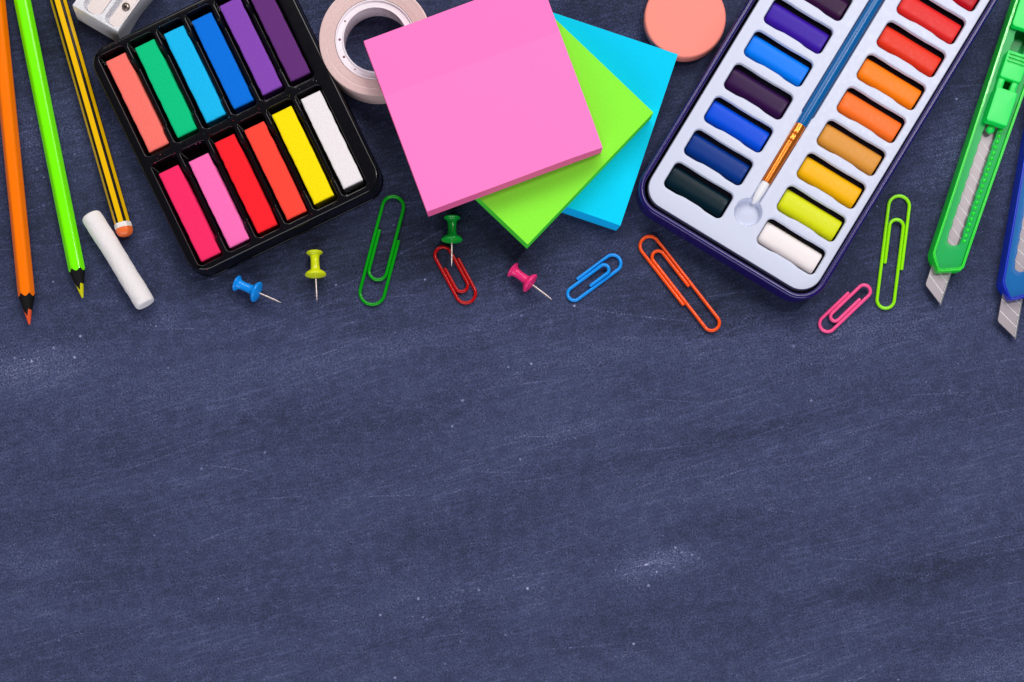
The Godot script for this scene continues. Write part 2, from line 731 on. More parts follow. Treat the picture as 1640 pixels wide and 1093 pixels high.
func make_pencils() -> void:
	var black := mat(Color(0.008, 0.007, 0.008).linear_to_srgb(), 0.7, 0.0, 60.0, "powder", 0.006)
	var og := Color(1.0, 0.19, 0.0)
	var gn := Color(0.19, 0.98, 0.0)
	# facet k lies between ridge k and ridge k+1, counted from the picture's left over the top
	pencil(0.2, 0.0013, "neon orange coloured pencil with black wood and orange lead", Vector2(-13.5, -80), Vector2(47, 524), 0.0145, [og, og, og, og, og, og], null, false, black, mat(rgb8(240, 92, 50), 0.6, 0.0, 80.0, "powder"))
	pencil(0.2, 0.0013, "neon lime green coloured pencil with black wood and yellow lead", Vector2(19, -80), Vector2(132.5, 481), 0.0138, [gn, gn, gn, gn, gn, gn], null, false, black, mat(rgb8(214, 210, 20), 0.6, 0.0, 80.0, "powder"))
	var yl := Color(0.86, 0.50, 0.0)
	pencil(0.1, 0.0013, "yellow pencil with black striped ridges and rounded orange end", Vector2(70, -80), Vector2(196, 359), 0.0, [yl, yl, yl, yl, yl, yl], Color(0.012, 0.010, 0.010), true, null, null)


func make_chalk() -> void:
	var r := 0.0042
	var a := PX(145, 345, r, r)
	var b := PX(233.5, 488, r, r)
	var d := (b - a).normalized()
	var side := d.cross(Vector3.UP).normalized()
	var nz := FastNoiseLite.new()
	nz.seed = 4
	nz.frequency = 300.0
	var mb := MB.new()
	var loops := []
	var n := 60
	var steps := []
	for e in [[0.0, 0.0], [0.0, 0.5], [0.0, 0.84], [0.0003, 0.92], [0.0008, 0.97], [0.0014, 0.99]]:
		steps.append([e[0], e[1]])
	var length := a.distance_to(b)
	for k in range(1, 40):
		steps.append([lerpf(0.0014, length - 0.0010, k / 40.0), 1.0])
	for e in [[0.0010, 1.0], [0.0005, 0.965], [0.0002, 0.93], [0.0, 0.88], [-0.0001, 0.5], [-0.0001, 0.0]]:
		steps.append([length - e[0], e[1]])
	for s in steps:
		var l := PackedVector3Array()
		for k in n:
			var an := TAU * k / n
			var p: Vector3 = a + d * s[0] + (side * cos(an) + Vector3.UP * sin(an)) * r * s[1]
			var off := nz.get_noise_3d(p.x, p.y, p.z) * 0.00016 + nz.get_noise_3d(p.x * 0.2, p.y * 0.2, p.z * 0.2) * 0.0003
			p += (side * cos(an) + Vector3.UP * sin(an)) * off * s[1]
			p.y = maxf(p.y, 0.00005)
			l.append(p)
		loops.append(l)
	mb.loft(loops)
	solo("chalk_stick", "short white chalk stick lying beside the yellow striped pencil", "chalk", mb, mat(rgb8(240, 234, 236), 0.95, 0.0, 40.0, "paper", 0.012), Vector3((a.x + b.x) / 2, 0, (a.z + b.z) / 2), "", 50.0)


# ---------------------------------------------------------------- sharpener

func make_sharpener() -> void:
	var top := 0.0105
	var F := Vector2(113.8, 8.3)
	var A := Vector2(0.864, 0.502)
	var N := Vector2(0.502, -0.864)
	var lean := 0.10
	var loc := func(x: float, y: float, yy: float) -> Vector3:
		var p: Vector2 = F + A * (x + lean * y * (0.5 if x < 44 else 1.0) * (1.0 if x > 44 else -0.6)) + N * y
		return PX(p.x, p.y, top, yy)
	var WD := 87.0
	var LN := 98.0
	var centre: Vector3 = loc.call(WD / 2, LN / 2, 0.0)
	var o := thing("pencil_sharpener", "silver metal double pencil sharpener with two screwed blades", "sharpener", centre)
	# the body's sides
	var mb := MB.new()
	var outline := func(inset: float, y: float) -> PackedVector3Array:
		var l := PackedVector3Array()
		# the ends slope outwards towards the base
		var nose := inset - 9.0 * clampf((top - 0.0008 - y) / (top - 0.0016), 0.0, 1.0)
		var pts := [[inset + 1.5, nose], [WD * 0.5, nose], [WD - inset - 1.5, nose]]
		for k in range(1, 8):
			var t := k / 8.0
			pts.append([WD - inset - 5.0 * sin(PI * t), lerpf(inset, LN - inset, t)])
		pts.append([WD - inset, LN - inset])
		pts.append([inset, LN - inset])
		for k in range(1, 8):
			var t := k / 8.0
			pts.append([inset + 5.0 * sin(PI * t), lerpf(LN - inset, inset, t)])
		for p in pts:
			l.append(loc.call(p[0], p[1], y))
		return l
	var rim: PackedVector3Array = outline.call(1.6, top)
	mb.loft([outline.call(0.5, 0.0001), outline.call(0.0, 0.0008), outline.call(0.0, top - 0.0005), outline.call(0.5, top - 0.00015), rim])
	mb.cap(outline.call(0.5, 0.0001), true)
	# the top face with two blade recesses
	var depth := func(x: float, y: float) -> float:
		var deep := 0.0
		for s in [[15.0, 48.0], [54.0, 85.5]]:
			var c0: float = (s[0] + s[1]) / 2
			var hw: float = (s[1] - s[0]) / 2
			var yc := maxf(0.0, (4.0 + hw * 0.75) - y) / 0.75
			var dist := Vector2(x - c0, yc).length() - hw
			deep = maxf(deep, 0.0026 * (1.0 - smoothstep(-1.6, 0.0, dist)))
		return deep
	var rows := []
	var nx := 120
	for j in 81:
		var y := 1.6 + (LN - 3.2) * pow(j / 80.0, 1.2)
		var row := PackedVector3Array()
		for i in nx + 1:
			var t := clampf((y - 1.6) / (LN - 3.2), 0.0, 1.0)
			var ins := 1.6 + 5.0 * sin(PI * t)
			var x := lerpf(ins, WD - ins, float(i) / nx)
			row.append(loc.call(x, y, top - depth.call(x, y)))
		rows.append(row)
	mb.grid(rows)
	var metal := mat(rgb8(236, 235, 242), 0.36, 0.35, 30.0)
	metal.roughness_texture = noise_tex("smudge", 0.02, 0.75, 1.2, 4)
	metal.heightmap_enabled = true
	metal.heightmap_scale = 0.004
	metal.heightmap_texture = noise_tex("relief", 0.07, 0.0, 1.0, 4)
	part("body", mb, metal, o, "none", 30.0)
	var steel := mat(rgb8(240, 226, 224), 0.38, 0.35, 40.0, "paper")
	for s in [[22.5, 47.0, 34.0], [61.5, 84.5, 72.5]]:
		var bl := MB.new()
		var hw: float = (s[1] - s[0]) / 2
		var c0: float = (s[0] + s[1]) / 2
		var lo := PackedVector3Array()
		var hi := PackedVector3Array()
		var pl := []
		for k in 17:
			var a := PI + PI * k / 16.0
			pl.append(Vector2(c0 + cos(a) * hw * 0.97, 5.2 + hw * 0.75 + sin(a) * hw * 0.75))
		pl.append(Vector2(s[1] - 0.4, LN - 14.0))
		pl.append(Vector2(s[0] + 0.4, LN - 14.0))
		for p in pl:
			var f: float = (p.x - s[0]) / (s[1] - s[0])
			hi.append(loc.call(p.x, p.y, top - 0.00065 + 0.0005 * f))
			lo.append(loc.call(p.x, p.y, top - 0.0014 + 0.0005 * f))
		bl.loft([lo, hi])
		bl.cap(hi)
		bl.cap(lo, true)
		var blade := part("blade", bl, steel, o, "vol", 20.0)
		# screw: dished head with its slot's shade painted as a dark cross
		var sc := MB.new()
		var cp: Vector3 = loc.call(s[2], 42.0, top - 0.0003)
		var k := 0.00026
		lathe(sc, cp, PackedVector2Array([Vector2(6.6 * k, -0.0006), Vector2(6.6 * k, 0.0002), Vector2(6.0 * k, 0.00045), Vector2(5.2 * k, 0.0001), Vector2(4.4 * k, 0.00045), Vector2(2.2 * k, 0.0006), Vector2(0.0, 0.0006)]), 28)
		var screw := part("screw", sc, mat(rgb8(150, 138, 132), 0.25, 0.8), o, "vol", 50.0)
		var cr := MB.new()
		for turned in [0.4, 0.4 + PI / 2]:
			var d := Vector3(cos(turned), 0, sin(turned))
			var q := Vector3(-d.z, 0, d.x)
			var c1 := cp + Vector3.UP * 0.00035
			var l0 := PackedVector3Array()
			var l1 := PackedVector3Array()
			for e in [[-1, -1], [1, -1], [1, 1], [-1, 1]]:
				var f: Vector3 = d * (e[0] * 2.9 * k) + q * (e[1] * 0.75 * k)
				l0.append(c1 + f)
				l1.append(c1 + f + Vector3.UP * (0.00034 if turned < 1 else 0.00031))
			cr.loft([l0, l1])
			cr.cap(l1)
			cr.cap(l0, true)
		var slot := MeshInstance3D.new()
		slot.name = "slot_shade"
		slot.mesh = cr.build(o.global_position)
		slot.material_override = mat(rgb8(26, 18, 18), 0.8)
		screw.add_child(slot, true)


# ---------------------------------------------------------------- pastels

func make_pastels() -> void:
	var U := Vector2(0.900, -0.435)
	var V := Vector2(0.435, 0.900)
	var top := 0.0112
	var u0 := 86.0
	var u1 := 427.0
	var v0 := 137.0
	var v1 := 535.0
	var cu := (u0 + u1) / 2
	var cv := (v0 + v1) / 2
	var cpx := U * cu + V * cv
	var base := PX(cpx.x, cpx.y, top, 0.0)
	var o := thing("pastel_tray", "black plastic tray with two rows of six wells for pastels", "tray", base)
	var mb := MB.new()
	var cols := 6
	var pitch := 51.3
	var first := 101.5
	var rowv := [[150.0, 329.0], [343.0, 523.0]]
	var cu0 := first - 3.5
	var cu1 := first - 3.5 + pitch * cols
	var L := func(loop: PackedVector2Array, y: float) -> PackedVector3Array: return lift(loop, U, V, top, y)
	var floor_y := 0.0016
	for r in 2:
		for k in cols:
			var a := first + k * pitch
			var b := a + 43.5
			var c: float = rowv[r][0]
			var d: float = rowv[r][1]
			var C0: float = 146.5 if r == 0 else 336.0
			var C1: float = 336.0 if r == 0 else 526.5
			var A0 := cu0 + k * pitch
			var A1 := A0 + pitch
			var rr := 7.0
			var hole := rrect(a, c, b, d, rr, 6, 4, 30)
			var rect := square_out(hole, a, c, b, d, rr, A0, C0, A1, C1)
			var dip := func(p: Vector2) -> float:
				# the dividers are cut lower along their middle
				if (p.x < a + 2 and k == 0) or (p.x > b - 2 and k == cols - 1):
					return 0.0
				var t := (p.y - c) / (d - c)
				return 0.0042 * smoothstep(0.17, 0.22, t) * (1.0 - smoothstep(0.78, 0.83, t)) * (1.0 if p.x < a + 5 or p.x > b - 5 else 0.0)
			var ring := PackedVector3Array()
			var edge := PackedVector3Array()
			var edge2 := PackedVector3Array()
			var wall := PackedVector3Array()
			var foot := PackedVector3Array()
			for i in hole.size():
				var p := hole[i]
				var y: float = top - dip.call(p)
				var mid := Vector2((a + b) / 2, (c + d) / 2)
				var inw := Vector2(clampf(p.x, a + rr, b - rr), clampf(p.y, c + rr, d - rr)) - p
				inw = inw.normalized()
				var q := rect[i]
				var yq: float = top - dip.call(Vector2(p.x, p.y)) * (1.0 if absf(q.x - A0) < 0.01 or absf(q.x - A1) < 0.01 else 1.0)
				if (k == 0 and absf(q.x - A0) < 0.01) or (k == cols - 1 and absf(q.x - A1) < 0.01):
					yq = top
				var w2 := func(z: Vector2, yy: float) -> Vector3:
					var e := U * z.x + V * z.y
					return PX(e.x, e.y, top, yy)
				ring.append(w2.call(q, yq))
				edge.append(w2.call(p - inw * 1.6, y))
				edge2.append(w2.call(p - inw * 0.6, y - 0.00022))
				wall.append(w2.call(p, y - 0.0008))
				foot.append(w2.call(p + inw * 2.0, floor_y))
			mb.loft([ring, edge, edge2, wall, foot])
			mb.cap(foot)
	# frame round the wells and the outer sides
	var inner := PackedVector2Array()
	var outer := rrect(u0 + 5, v0 + 5, u1 - 5, v1 - 5, 26.0, 12, 12, 12)
	inner = square_out(outer, u0 + 5, v0 + 5, u1 - 5, v1 - 5, 26.0, cu0, 146.5, cu1, 526.5)
	mb.loft([L.call(rrect(u0 - 3, v0 - 3, u1 + 3, v1 + 3, 34.0, 12, 12, 12), 0.0002), L.call(rrect(u0 - 3, v0 - 3, u1 + 3, v1 + 3, 34.0, 12, 12, 12), 0.0016), L.call(rrect(u0 - 1.5, v0 - 1.5, u1 + 1.5, v1 + 1.5, 32.0, 12, 12, 12), 0.0019), L.call(rrect(u0, v0, u1, v1, 31.0, 12, 12, 12), top - 0.0014), L.call(rrect(u0 + 1, v0 + 1, u1 - 1, v1 - 1, 30.0, 12, 12, 12), top - 0.0007), L.call(rrect(u0 + 2.6, v0 + 2.6, u1 - 2.6, v1 - 2.6, 28.4, 12, 12, 12), top - 0.00016), L.call(outer, top), L.call(inner, top)])
	mb.cap(L.call(rrect(u0 - 3, v0 - 3, u1 + 3, v1 + 3, 34.0, 12, 12, 12), 0.0002), true)
	var black := mat(Color(0.0035, 0.003, 0.005).linear_to_srgb(), 0.17, 0.0, 22.0)
	black.metallic_specular = 0.42
	black.roughness_texture = noise_tex("smudge", 0.02, 0.75, 1.2, 4)
	part("tray_body", mb, black, o, "none", 50.0)

	var sticks := [
		[0, 0, 108.0, 160.5, 322.5, rgb8(250, 118, 108), "coral salmon pastel stick beside the green one in black tray"],
		[0, 1, 159.5, 161.0, 321.0, rgb8(6, 196, 128), "emerald green pastel stick in black tray"],
		[0, 2, 211.0, 161.5, 320.0, rgb8(24, 184, 240), "light sky blue pastel stick in black tray"],
		[0, 3, 260.5, 162.0, 319.0, rgb8(4, 112, 222), "royal blue pastel stick between sky blue and violet ones"],
		[0, 4, 311.5, 160.0, 319.0, rgb8(132, 72, 178), "violet pastel stick beside the royal blue one"],
		[0, 5, 361.5, 158.0, 319.0, rgb8(98, 48, 118), "dark plum pastel stick at the end of its row"],
		[1, 0, 106.0, 360.0, 517.0, rgb8(250, 44, 104), "crimson rose pastel stick beside the light pink one"],
		[1, 1, 157.5, 363.5, 517.0, rgb8(252, 112, 186), "light pink pastel stick in black tray"],
		[1, 2, 208.5, 354.5, 516.0, rgb8(250, 34, 46), "bright red pastel stick between pink and orange red ones"],
		[1, 3, 260.5, 357.0, 517.0, rgb8(252, 72, 58), "orange red pastel stick beside the yellow one"],
		[1, 4, 311.0, 354.0, 513.0, rgb8(250, 226, 6), "yellow pastel stick in black tray"],
		[1, 5, 363.5, 351.5, 511.0, rgb8(236, 230, 234), "white square pastel stick in black tray"],
	]
	var nz := FastNoiseLite.new()
	nz.frequency = 260.0
	var crumbs := MB.new()
	for s in sticks:
		var st := MB.new()
		var ty := 0.0103 + rng.randf_range(-0.0002, 0.0002)
		var by := floor_y + 0.0001
		var e := 1.0
		var tilt := rng.randf_range(-0.6, 0.6)
		var lo := rrect(s[2], s[3], s[2] + 35.0, s[4], 1.4, 3, 6, 20)
		var mk := func(inset: float, y: float) -> PackedVector3Array:
			var lp := rrect(s[2] + inset, s[3] + inset, s[2] + 35.0 - inset, s[4] - inset, maxf(0.4, 1.4 - inset * 0.5), 3, 6, 20)
			var out := PackedVector3Array()
			for p in lp:
				var q := p + Vector2(tilt * (p.y - s[3]) / (s[4] - s[3]), 0)
				var g := U * q.x + V * q.y
				var w := PX(g.x, g.y, top, y)
				var nn := nz.get_noise_3d(w.x, y, w.z)
				out.append(w + Vector3(nn, nn * 0.3, -nn) * 0.00022)
			return out
		var t0: PackedVector3Array = mk.call(2.4, ty)
		st.loft([mk.call(0.6, by), mk.call(0.0, by + 0.0003), mk.call(0.0, ty - 0.0004), mk.call(0.9, ty - 0.00016), t0, mk.call(6.0, ty + 0.00002)])
		st.cap(mk.call(6.0, ty + 0.00002))
		st.cap(mk.call(0.6, by), true)
		# crumbs rubbed off onto the tray's frame and into the well
		crumbs.c = Color(s[5].srgb_to_linear(), 1.0)
		for q in 9:
			var cu2: float = s[2] + rng.randf_range(-2.0, 44.0)
			var cv2: float = (s[3] - rng.randf_range(12.0, 20.0)) if q % 2 == 0 else (s[4] + rng.randf_range(8.0, 17.0))
			var cg := U * cu2 + V * cv2
			var cw := PX(cg.x, cg.y, top, top + 0.00003)
			var cr := 0.00006 + pow(rng.randf(), 3.0) * 0.00020
			var ang := rng.randf() * TAU
			var tri := []
			for z in 3:
				tri.append(cw + Vector3(cos(ang + z * TAU / 3), 0, sin(ang + z * TAU / 3)) * cr)
			var peak := cw + Vector3.UP * cr * 1.1
			for z in 3:
				crumbs.tri(tri[z], peak, tri[(z + 1) % 3])
		var g2: Vector2 = U * (s[2] + 17.5) + V * ((s[3] + s[4]) / 2)
		solo("pastel_stick", s[6], "pastel", st, mat(s[5], 0.95, 0.0, 22.0, "pastel", 0.003), PX(g2.x, g2.y, top, by), "pastel sticks in the black tray", 35.0)
	var cm := mat(Color.WHITE, 0.95)
	cm.vertex_color_use_as_albedo = true
	var dust := part("pastel_crumbs", crumbs, cm, o, "up", 20.0)
	dust.set_meta("kind", "stuff")


# ---------------------------------------------------------------- tape

func make_tape() -> void:
	var top := 0.0122
	var c := PX(601, 63, top, 0.0)
	var k := S * (HP * S - top) / (HP * S)
	var o := thing("tape_roll", "roll of clear sticky tape on a white plastic core", "tape", c)
	var t := MB.new()
	var prof := PackedVector2Array()
	prof.append_array([Vector2(65.2, 0.0003 / k), Vector2(89.5, 0.0003 / k), Vector2(90.4, 0.0006 / k)])
	for i in 7:
		prof.append(Vector2(90.4, lerpf(0.0006, top - 0.0006, i / 6.0) / k))
	prof.append(Vector2(90.0, (top - 0.0002) / k))
	for i in 26:
		var r := lerpf(89.2, 65.2, i / 25.0)
		prof.append(Vector2(r, (top - rng.randf() * 0.00009) / k))
	prof.append(Vector2(65.2, 0.0003 / k))
	for i in prof.size():
		prof[i] *= k
	lathe(t, c, prof, 120)
	var film := mat(rgb8(222, 190, 189), 0.3, 0.0, 12.0, "paper")
	film.clearcoat_enabled = true
	film.clearcoat = 0.5
	film.clearcoat_roughness = 0.12
	film.roughness_texture = noise_tex("smudge", 0.02, 0.75, 1.2, 4)
	part("tape_winding", t, film, o, "vol", 30.0)
	var core := MB.new()
	prof = PackedVector2Array([Vector2(64.8, 0.0001), Vector2(64.8, top - 0.0003), Vector2(64.2, top), Vector2(62.6, top), Vector2(62.0, top - 0.0003), Vector2(61.7, top - 0.0007), Vector2(53.4, top - 0.0007), Vector2(53.1, top - 0.0002), Vector2(52.6, top), Vector2(51.2, top), Vector2(50.7, top - 0.0004), Vector2(54.2, 0.0008), Vector2(54.8, 0.0001), Vector2(64.8, 0.0001)])
	for i in prof.size():
		prof[i] = Vector2(prof[i].x * k, prof[i].y)
	lathe(core, c, prof, 120)
	var white := gloss(rgb8(240, 230, 238), 0.3)
	part("core", core, white, o, "vol", 30.0)
	# little moulding pits on the core
	for p in [[546, 62.5, 2.1], [549, 91, 2.1], [566.5, 112.5, 1.2], [557, 36, 1.6], [646, 104, 2.0]]:
		var d := MB.new()
		var away := (Vector2(p[0], p[1]) - Vector2(601, 63)).normalized() * 57.6 * k
		var at := Vector3(c.x + away.x, top - 0.00071, c.z + away.y)
		lathe(d, at, PackedVector2Array([Vector2(p[2] * k, 0.0), Vector2(p[2] * k * 0.9, 0.0001), Vector2(p[2] * k * 0.4, 0.00004), Vector2(0, 0.00003)]), 14)
		part("moulding_mark", d, mat(rgb8(122, 84, 96), 0.6), o, "up", 40.0)


# ---------------------------------------------------------------- sticky notes

func pad(label: String, corners: Array, bottom: float, top: float, shear: Vector2, swell: float, droop: float, body: Color, sheet: Color) -> void:
	# corners: near end of the glued edge first: glued A, glued B, free B, free A (photo pixels on the top face)
	var P := []
	for i in 4:
		P.append(PX(corners[i].x, corners[i].y, top + (swell if i > 1 else 0.0), 0.0))
	var mid: Vector3 = (P[0] + P[1] + P[2] + P[3]) / 4.0
	var o := thing("sticky_note_pad", label, "sticky notes", Vector3(mid.x, bottom, mid.z), "sticky note pads fanned in a stack")
	var sh := Vector3(shear.x, 0, shear.y) * S
	var n := 28
	var slip := PackedVector2Array()
	for k in 15:
		slip.append(Vector2(rng.randf_range(-1, 1), rng.randf_range(-1, 1)) * (0.00018 if k < 14 else 0.0))
	var at := func(i: int, j: int, f: float) -> Vector3:
		var s := float(i) / n
		var t := float(j) / n
		var p: Vector3 = P[0].lerp(P[1], s).lerp(P[3].lerp(P[2], s), t)
		var rise := swell * maxf(0.0, t - 0.31) / 0.69 + 0.00012 * sin(s * 9.0 + 1.0) * t
		rise -= droop * pow(clampf((s + t - 1.72) / 0.28, 0.0, 1.0), 2.0)
		var loose := slip[int(round(f * 14.0))]
		var wob := Vector3(loose.x, 0, loose.y)
		return Vector3(p.x, lerpf(bottom + 0.00005, top + rise, f), p.z) + sh * (1.0 - f) + wob
	var mb := MB.new()
	var loops := []
	for layer in 15:
		var f := layer / 14.0
		var l := PackedVector3Array()
		for i in n:
			l.append(at.call(i, n, f))
		for j in n:
			l.append(at.call(n, n - j, f))
		for i in n:
			l.append(at.call(n - i, 0, f))
		for j in n:
			l.append(at.call(0, j, f))
		loops.append(l)
	mb.loft(loops)
	var rows := []
	for j in n + 1:
		var r := PackedVector3Array()
		for i in n + 1:
			r.append(at.call(i, n - j, 1.0))
		rows.append(r)
	mb.grid(rows)
	mb.cap(loops[0], true)
	part("paper_block", mb, mat(body, 0.9, 0.0, 40.0, "paper"), o, "none", 30.0)  # the sides' deeper tone from shading and bounce is put into this colour
	var ts := MB.new()
	var lo := []
	for lev in 2:
		var l := PackedVector3Array()
		var yy := Vector3.UP * (0.00006 + 0.0001 * lev)
		for i in n:
			l.append(at.call(i, n, 1.0) + yy)
		for j in n:
			l.append(at.call(n, n - j, 1.0) + yy)
		for i in n:
			l.append(at.call(n - i, 0, 1.0) + yy)
		for j in n:
			l.append(at.call(0, j, 1.0) + yy)
		lo.append(l)
	ts.loft(lo)
	rows = []
	for j in n + 1:
		var r := PackedVector3Array()
		for i in n + 1:
			r.append(at.call(i, n - j, 1.0) + Vector3.UP * 0.00016)
		rows.append(r)
	for j in n:
		# the glued third gets a slightly deeper vertex colour
		ts.c = Color(1.0, 0.93, 0.965) if n - j <= 9 else Color.WHITE
		ts.grid([rows[j], rows[j + 1]])
	var paper := mat(sheet, 0.92, 0.0, 24.0, "paper", 0.003)
	paper.vertex_color_use_as_albedo = true
	part("top_sheet", ts, paper, o, "none", 30.0)


func make_notes() -> void:
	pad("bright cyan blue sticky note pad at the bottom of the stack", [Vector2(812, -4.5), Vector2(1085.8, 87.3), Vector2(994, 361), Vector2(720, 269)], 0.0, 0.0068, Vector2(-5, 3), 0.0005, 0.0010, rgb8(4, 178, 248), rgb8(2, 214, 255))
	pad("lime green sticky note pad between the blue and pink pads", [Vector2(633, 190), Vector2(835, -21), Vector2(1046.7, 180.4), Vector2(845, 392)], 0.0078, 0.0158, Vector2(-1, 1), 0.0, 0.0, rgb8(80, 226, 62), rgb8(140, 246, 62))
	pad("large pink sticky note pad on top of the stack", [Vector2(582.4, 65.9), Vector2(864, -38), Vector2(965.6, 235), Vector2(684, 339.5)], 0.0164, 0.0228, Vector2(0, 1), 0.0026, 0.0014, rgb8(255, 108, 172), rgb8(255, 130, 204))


func make_eraser() -> void:
	var h := 0.0066
	var c := PX(1098, 27.5, h, 0.0)
	var k := S * (HP * S - h) / (HP * S)
	var mb := MB.new()
	var prof := PackedVector2Array([Vector2(0, 0.0001), Vector2(58 * k, 0.0001)])
	for i in 9:
		var a := -PI / 2 + PI / 2 * i / 8.0
		prof.append(Vector2(60 * k + cos(a) * 5.5 * k, 0.0024 + sin(a) * 0.0023))
	for i in 11:
		var a := PI / 2 * i / 10.0
		prof.append(Vector2(61.5 * k + cos(a) * 4.0 * k, h - 0.0013 + sin(a) * 0.0013))
	prof.append(Vector2(30 * k, h + 0.0001))
	prof.append(Vector2(0, h + 0.00012))
	lathe(mb, c, prof, 96)
	solo("eraser", "round coral pink rubber eraser beside the cyan note pad", "eraser", mb, mat(rgb8(255, 148, 136), 0.75, 0.0, 30.0, "paper", 0.004), c, "", 60.0)


# ---------------------------------------------------------------- watercolours

func make_paints() -> void:
	var d := Vector2(0.519, -0.855)
	var w := Vector2(0.855, 0.519)
	# local frame: x across the tin, y "down" towards its near end, so y = -distance along d
	var U := w
	var V := -d
	var rim := 0.0124
	var plate := 0.0104
	var rows_n := 9
	var pitch := 61.7
	var y_end := -250.0                                  # near end of the rim
	var y_far := -(320.5 + pitch * (rows_n - 1) + 62.0)
	var x0 := 1025.0
	var x1 := 1368.0
	var cp := U * ((x0 + x1) / 2) + V * ((y_end + y_far) / 2)
	var base := PX(cp.x, cp.y, rim, 0.0)
	var o := thing("paint_tin", "navy blue metal watercolour tin with white insert plate", "paint box", base)
	var R := func(inset: float, y: float) -> PackedVector3Array:
		return lift(rrect(x0 + inset, y_far + inset, x1 - inset, y_end - inset, maxf(6.0, 46.0 - inset), 14, 10, 24), U, V, rim, y)
	var mb := MB.new()
	var loops := [R.call(4.0, 0.0002), R.call(1.5, 0.0005), R.call(0.8, 0.0012), R.call(0.8, rim - 0.0030), R.call(0.5, rim - 0.0026)]
	for i in 9:
		var a := PI * i / 8.0
		loops.append(R.call(4.6 - cos(a) * 4.6, rim - 0.0012 + sin(a) * 0.0012))
	loops.append(R.call(9.2, rim - 0.0030))
	mb.loft(loops)
	mb.cap(loops[0], true)
	var shaded_inside := MB.new()  # inner walls and floor; the gaps' shade is put into a matte dark colour
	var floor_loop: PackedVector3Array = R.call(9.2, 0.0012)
	shaded_inside.loft([R.call(9.2, rim - 0.0030), floor_loop])
	shaded_inside.cap(floor_loop)
	part("shaded_inside", shaded_inside, mat(Color(0.012, 0.010, 0.022).linear_to_srgb(), 0.9), o, "up", 50.0)
	var navy := mat(Color(0.012, 0.004, 0.115).linear_to_srgb(), 0.24, 0.0)
	part("tin_case", mb, navy, o, "none", 50.0)

	# the white plate with pan openings and the brush groove
	var pl := MB.new()
	var W3 := func(p: Vector2, y: float) -> Vector3:
		var q := U * p.x + V * p.y
		return PX(q.x, q.y, plate, y)
	var gx0 := 1052.0
	var gx1 := 1352.0
	var gy1 := -(320.5 - pitch / 2)
	var gy0 := gy1 - pitch * rows_n
	for col in 2:
		var A0 := gx0 if col == 0 else 1229.0
		var A1 := 1173.0 if col == 0 else gx1
		var a := 1060.5 if col == 0 else 1234.5
		var b := a + 108.0
		for r in rows_n:
			var cy := -(320.5 + pitch * r)
			var c := cy - 23.5
			var e := cy + 23.5
			var mk := func(out: float, y: float) -> PackedVector3Array:
				var lp := rrect(a - out, c - out, b + out, e + out, 9.0 + out, 8, 36, 4)
				var res := PackedVector3Array()
				for p in lp:
					var q := p
					var pinch := 3.4 * (smoothstep(-30.0, -12.0, p.x - (a + b) / 2) - smoothstep(12.0, 30.0, p.x - (a + b) / 2))
					if absf(p.y - cy) > 20.0:
						q.y -= signf(p.y - cy) * pinch * (0.6 if p.y > cy else 0.2)
					res.append(W3.call(q, y))
				return res
			var lp0 := rrect(a - 2.2, c - 2.2, b + 2.2, e + 2.2, 11.2, 8, 36, 4)
			var sq := square_out(lp0, a - 2.2, c - 2.2, b + 2.2, e + 2.2, 11.2, A0, cy - pitch / 2, A1, cy + pitch / 2)
			var rl := PackedVector3Array()
			for p in sq:
				rl.append(W3.call(p, plate))
			pl.loft([rl, mk.call(2.2, plate), mk.call(1.1, plate - 0.00012), mk.call(0.35, plate - 0.0004), mk.call(0.0, plate - 0.0009), mk.call(0.0, plate - 0.0016)])
	# groove
	var depth := func(p: Vector2) -> float:
		var x := p.x - 1201.0
		var yy := -p.y
		var deep := 0.0
		var dc := Vector2(x, yy - 331.0).length()
		deep = maxf(deep, 0.0032 * (1.0 - smoothstep(18.5, 23.0, dc)))
		if yy > 331.0:
			var half := lerpf(7.5, 8.2, smoothstep(360.0, 500.0, yy)) + 1.6 * smoothstep(512.0, 516.0, yy)
			deep = maxf(deep, lerpf(0.0018, 0.0034, smoothstep(380.0, 520.0, yy)) * (1.0 - smoothstep(half - 1.0, half + 1.5, absf(x))))
		return deep
	var rows := []
	var ny := 300
	for j in ny + 1:
		var row := PackedVector3Array()
		var y := lerpf(gy0, gy1, float(j) / ny)
		for i in 43:
			var p := Vector2(lerpf(1173.0, 1229.0, i / 42.0), y)
			row.append(W3.call(p, plate - depth.call(p)))
		rows.append(row)
	for j in range(rows.size() - 1):
		for i in 42:
			pl.quad(rows[j][i], rows[j + 1][i], rows[j + 1][i + 1], rows[j][i + 1])
	var px0 := 1040.5
	var px1 := 1354.5
	var py1 := -265.5
	var py0 := y_far + 12.0
	var ol := rrect(px0, py0, px1, py1, 34.0, 14, 10, 24)
	var il := square_out(ol, px0, py0, px1, py1, 34.0, gx0, gy0, gx1, gy1)
	var e0 := PackedVector3Array()
	var e1 := PackedVector3Array()
	for i in ol.size():
		e0.append(W3.call(ol[i], plate))
		e1.append(W3.call(il[i], plate))
	var down := lift(rrect(px0 - 1.4, py0 - 1.4, px1 + 1.4, py1 + 1.4, 35.4, 14, 10, 24), U, V, plate, plate - 0.0004)
	var down2 := lift(rrect(px0 - 2.0, py0 - 2.0, px1 + 2.0, py1 + 2.0, 36.0, 14, 10, 24), U, V, plate, plate - 0.0024)
	pl.loft([down2, down, e0, e1])
	var white := mat(rgb8(200, 205, 228), 0.42, 0.0, 25.0)
	white.roughness_texture = noise_tex("smudge", 0.02, 0.75, 1.2, 4)
	part("insert_plate", pl, white, o, "up", 45.0)

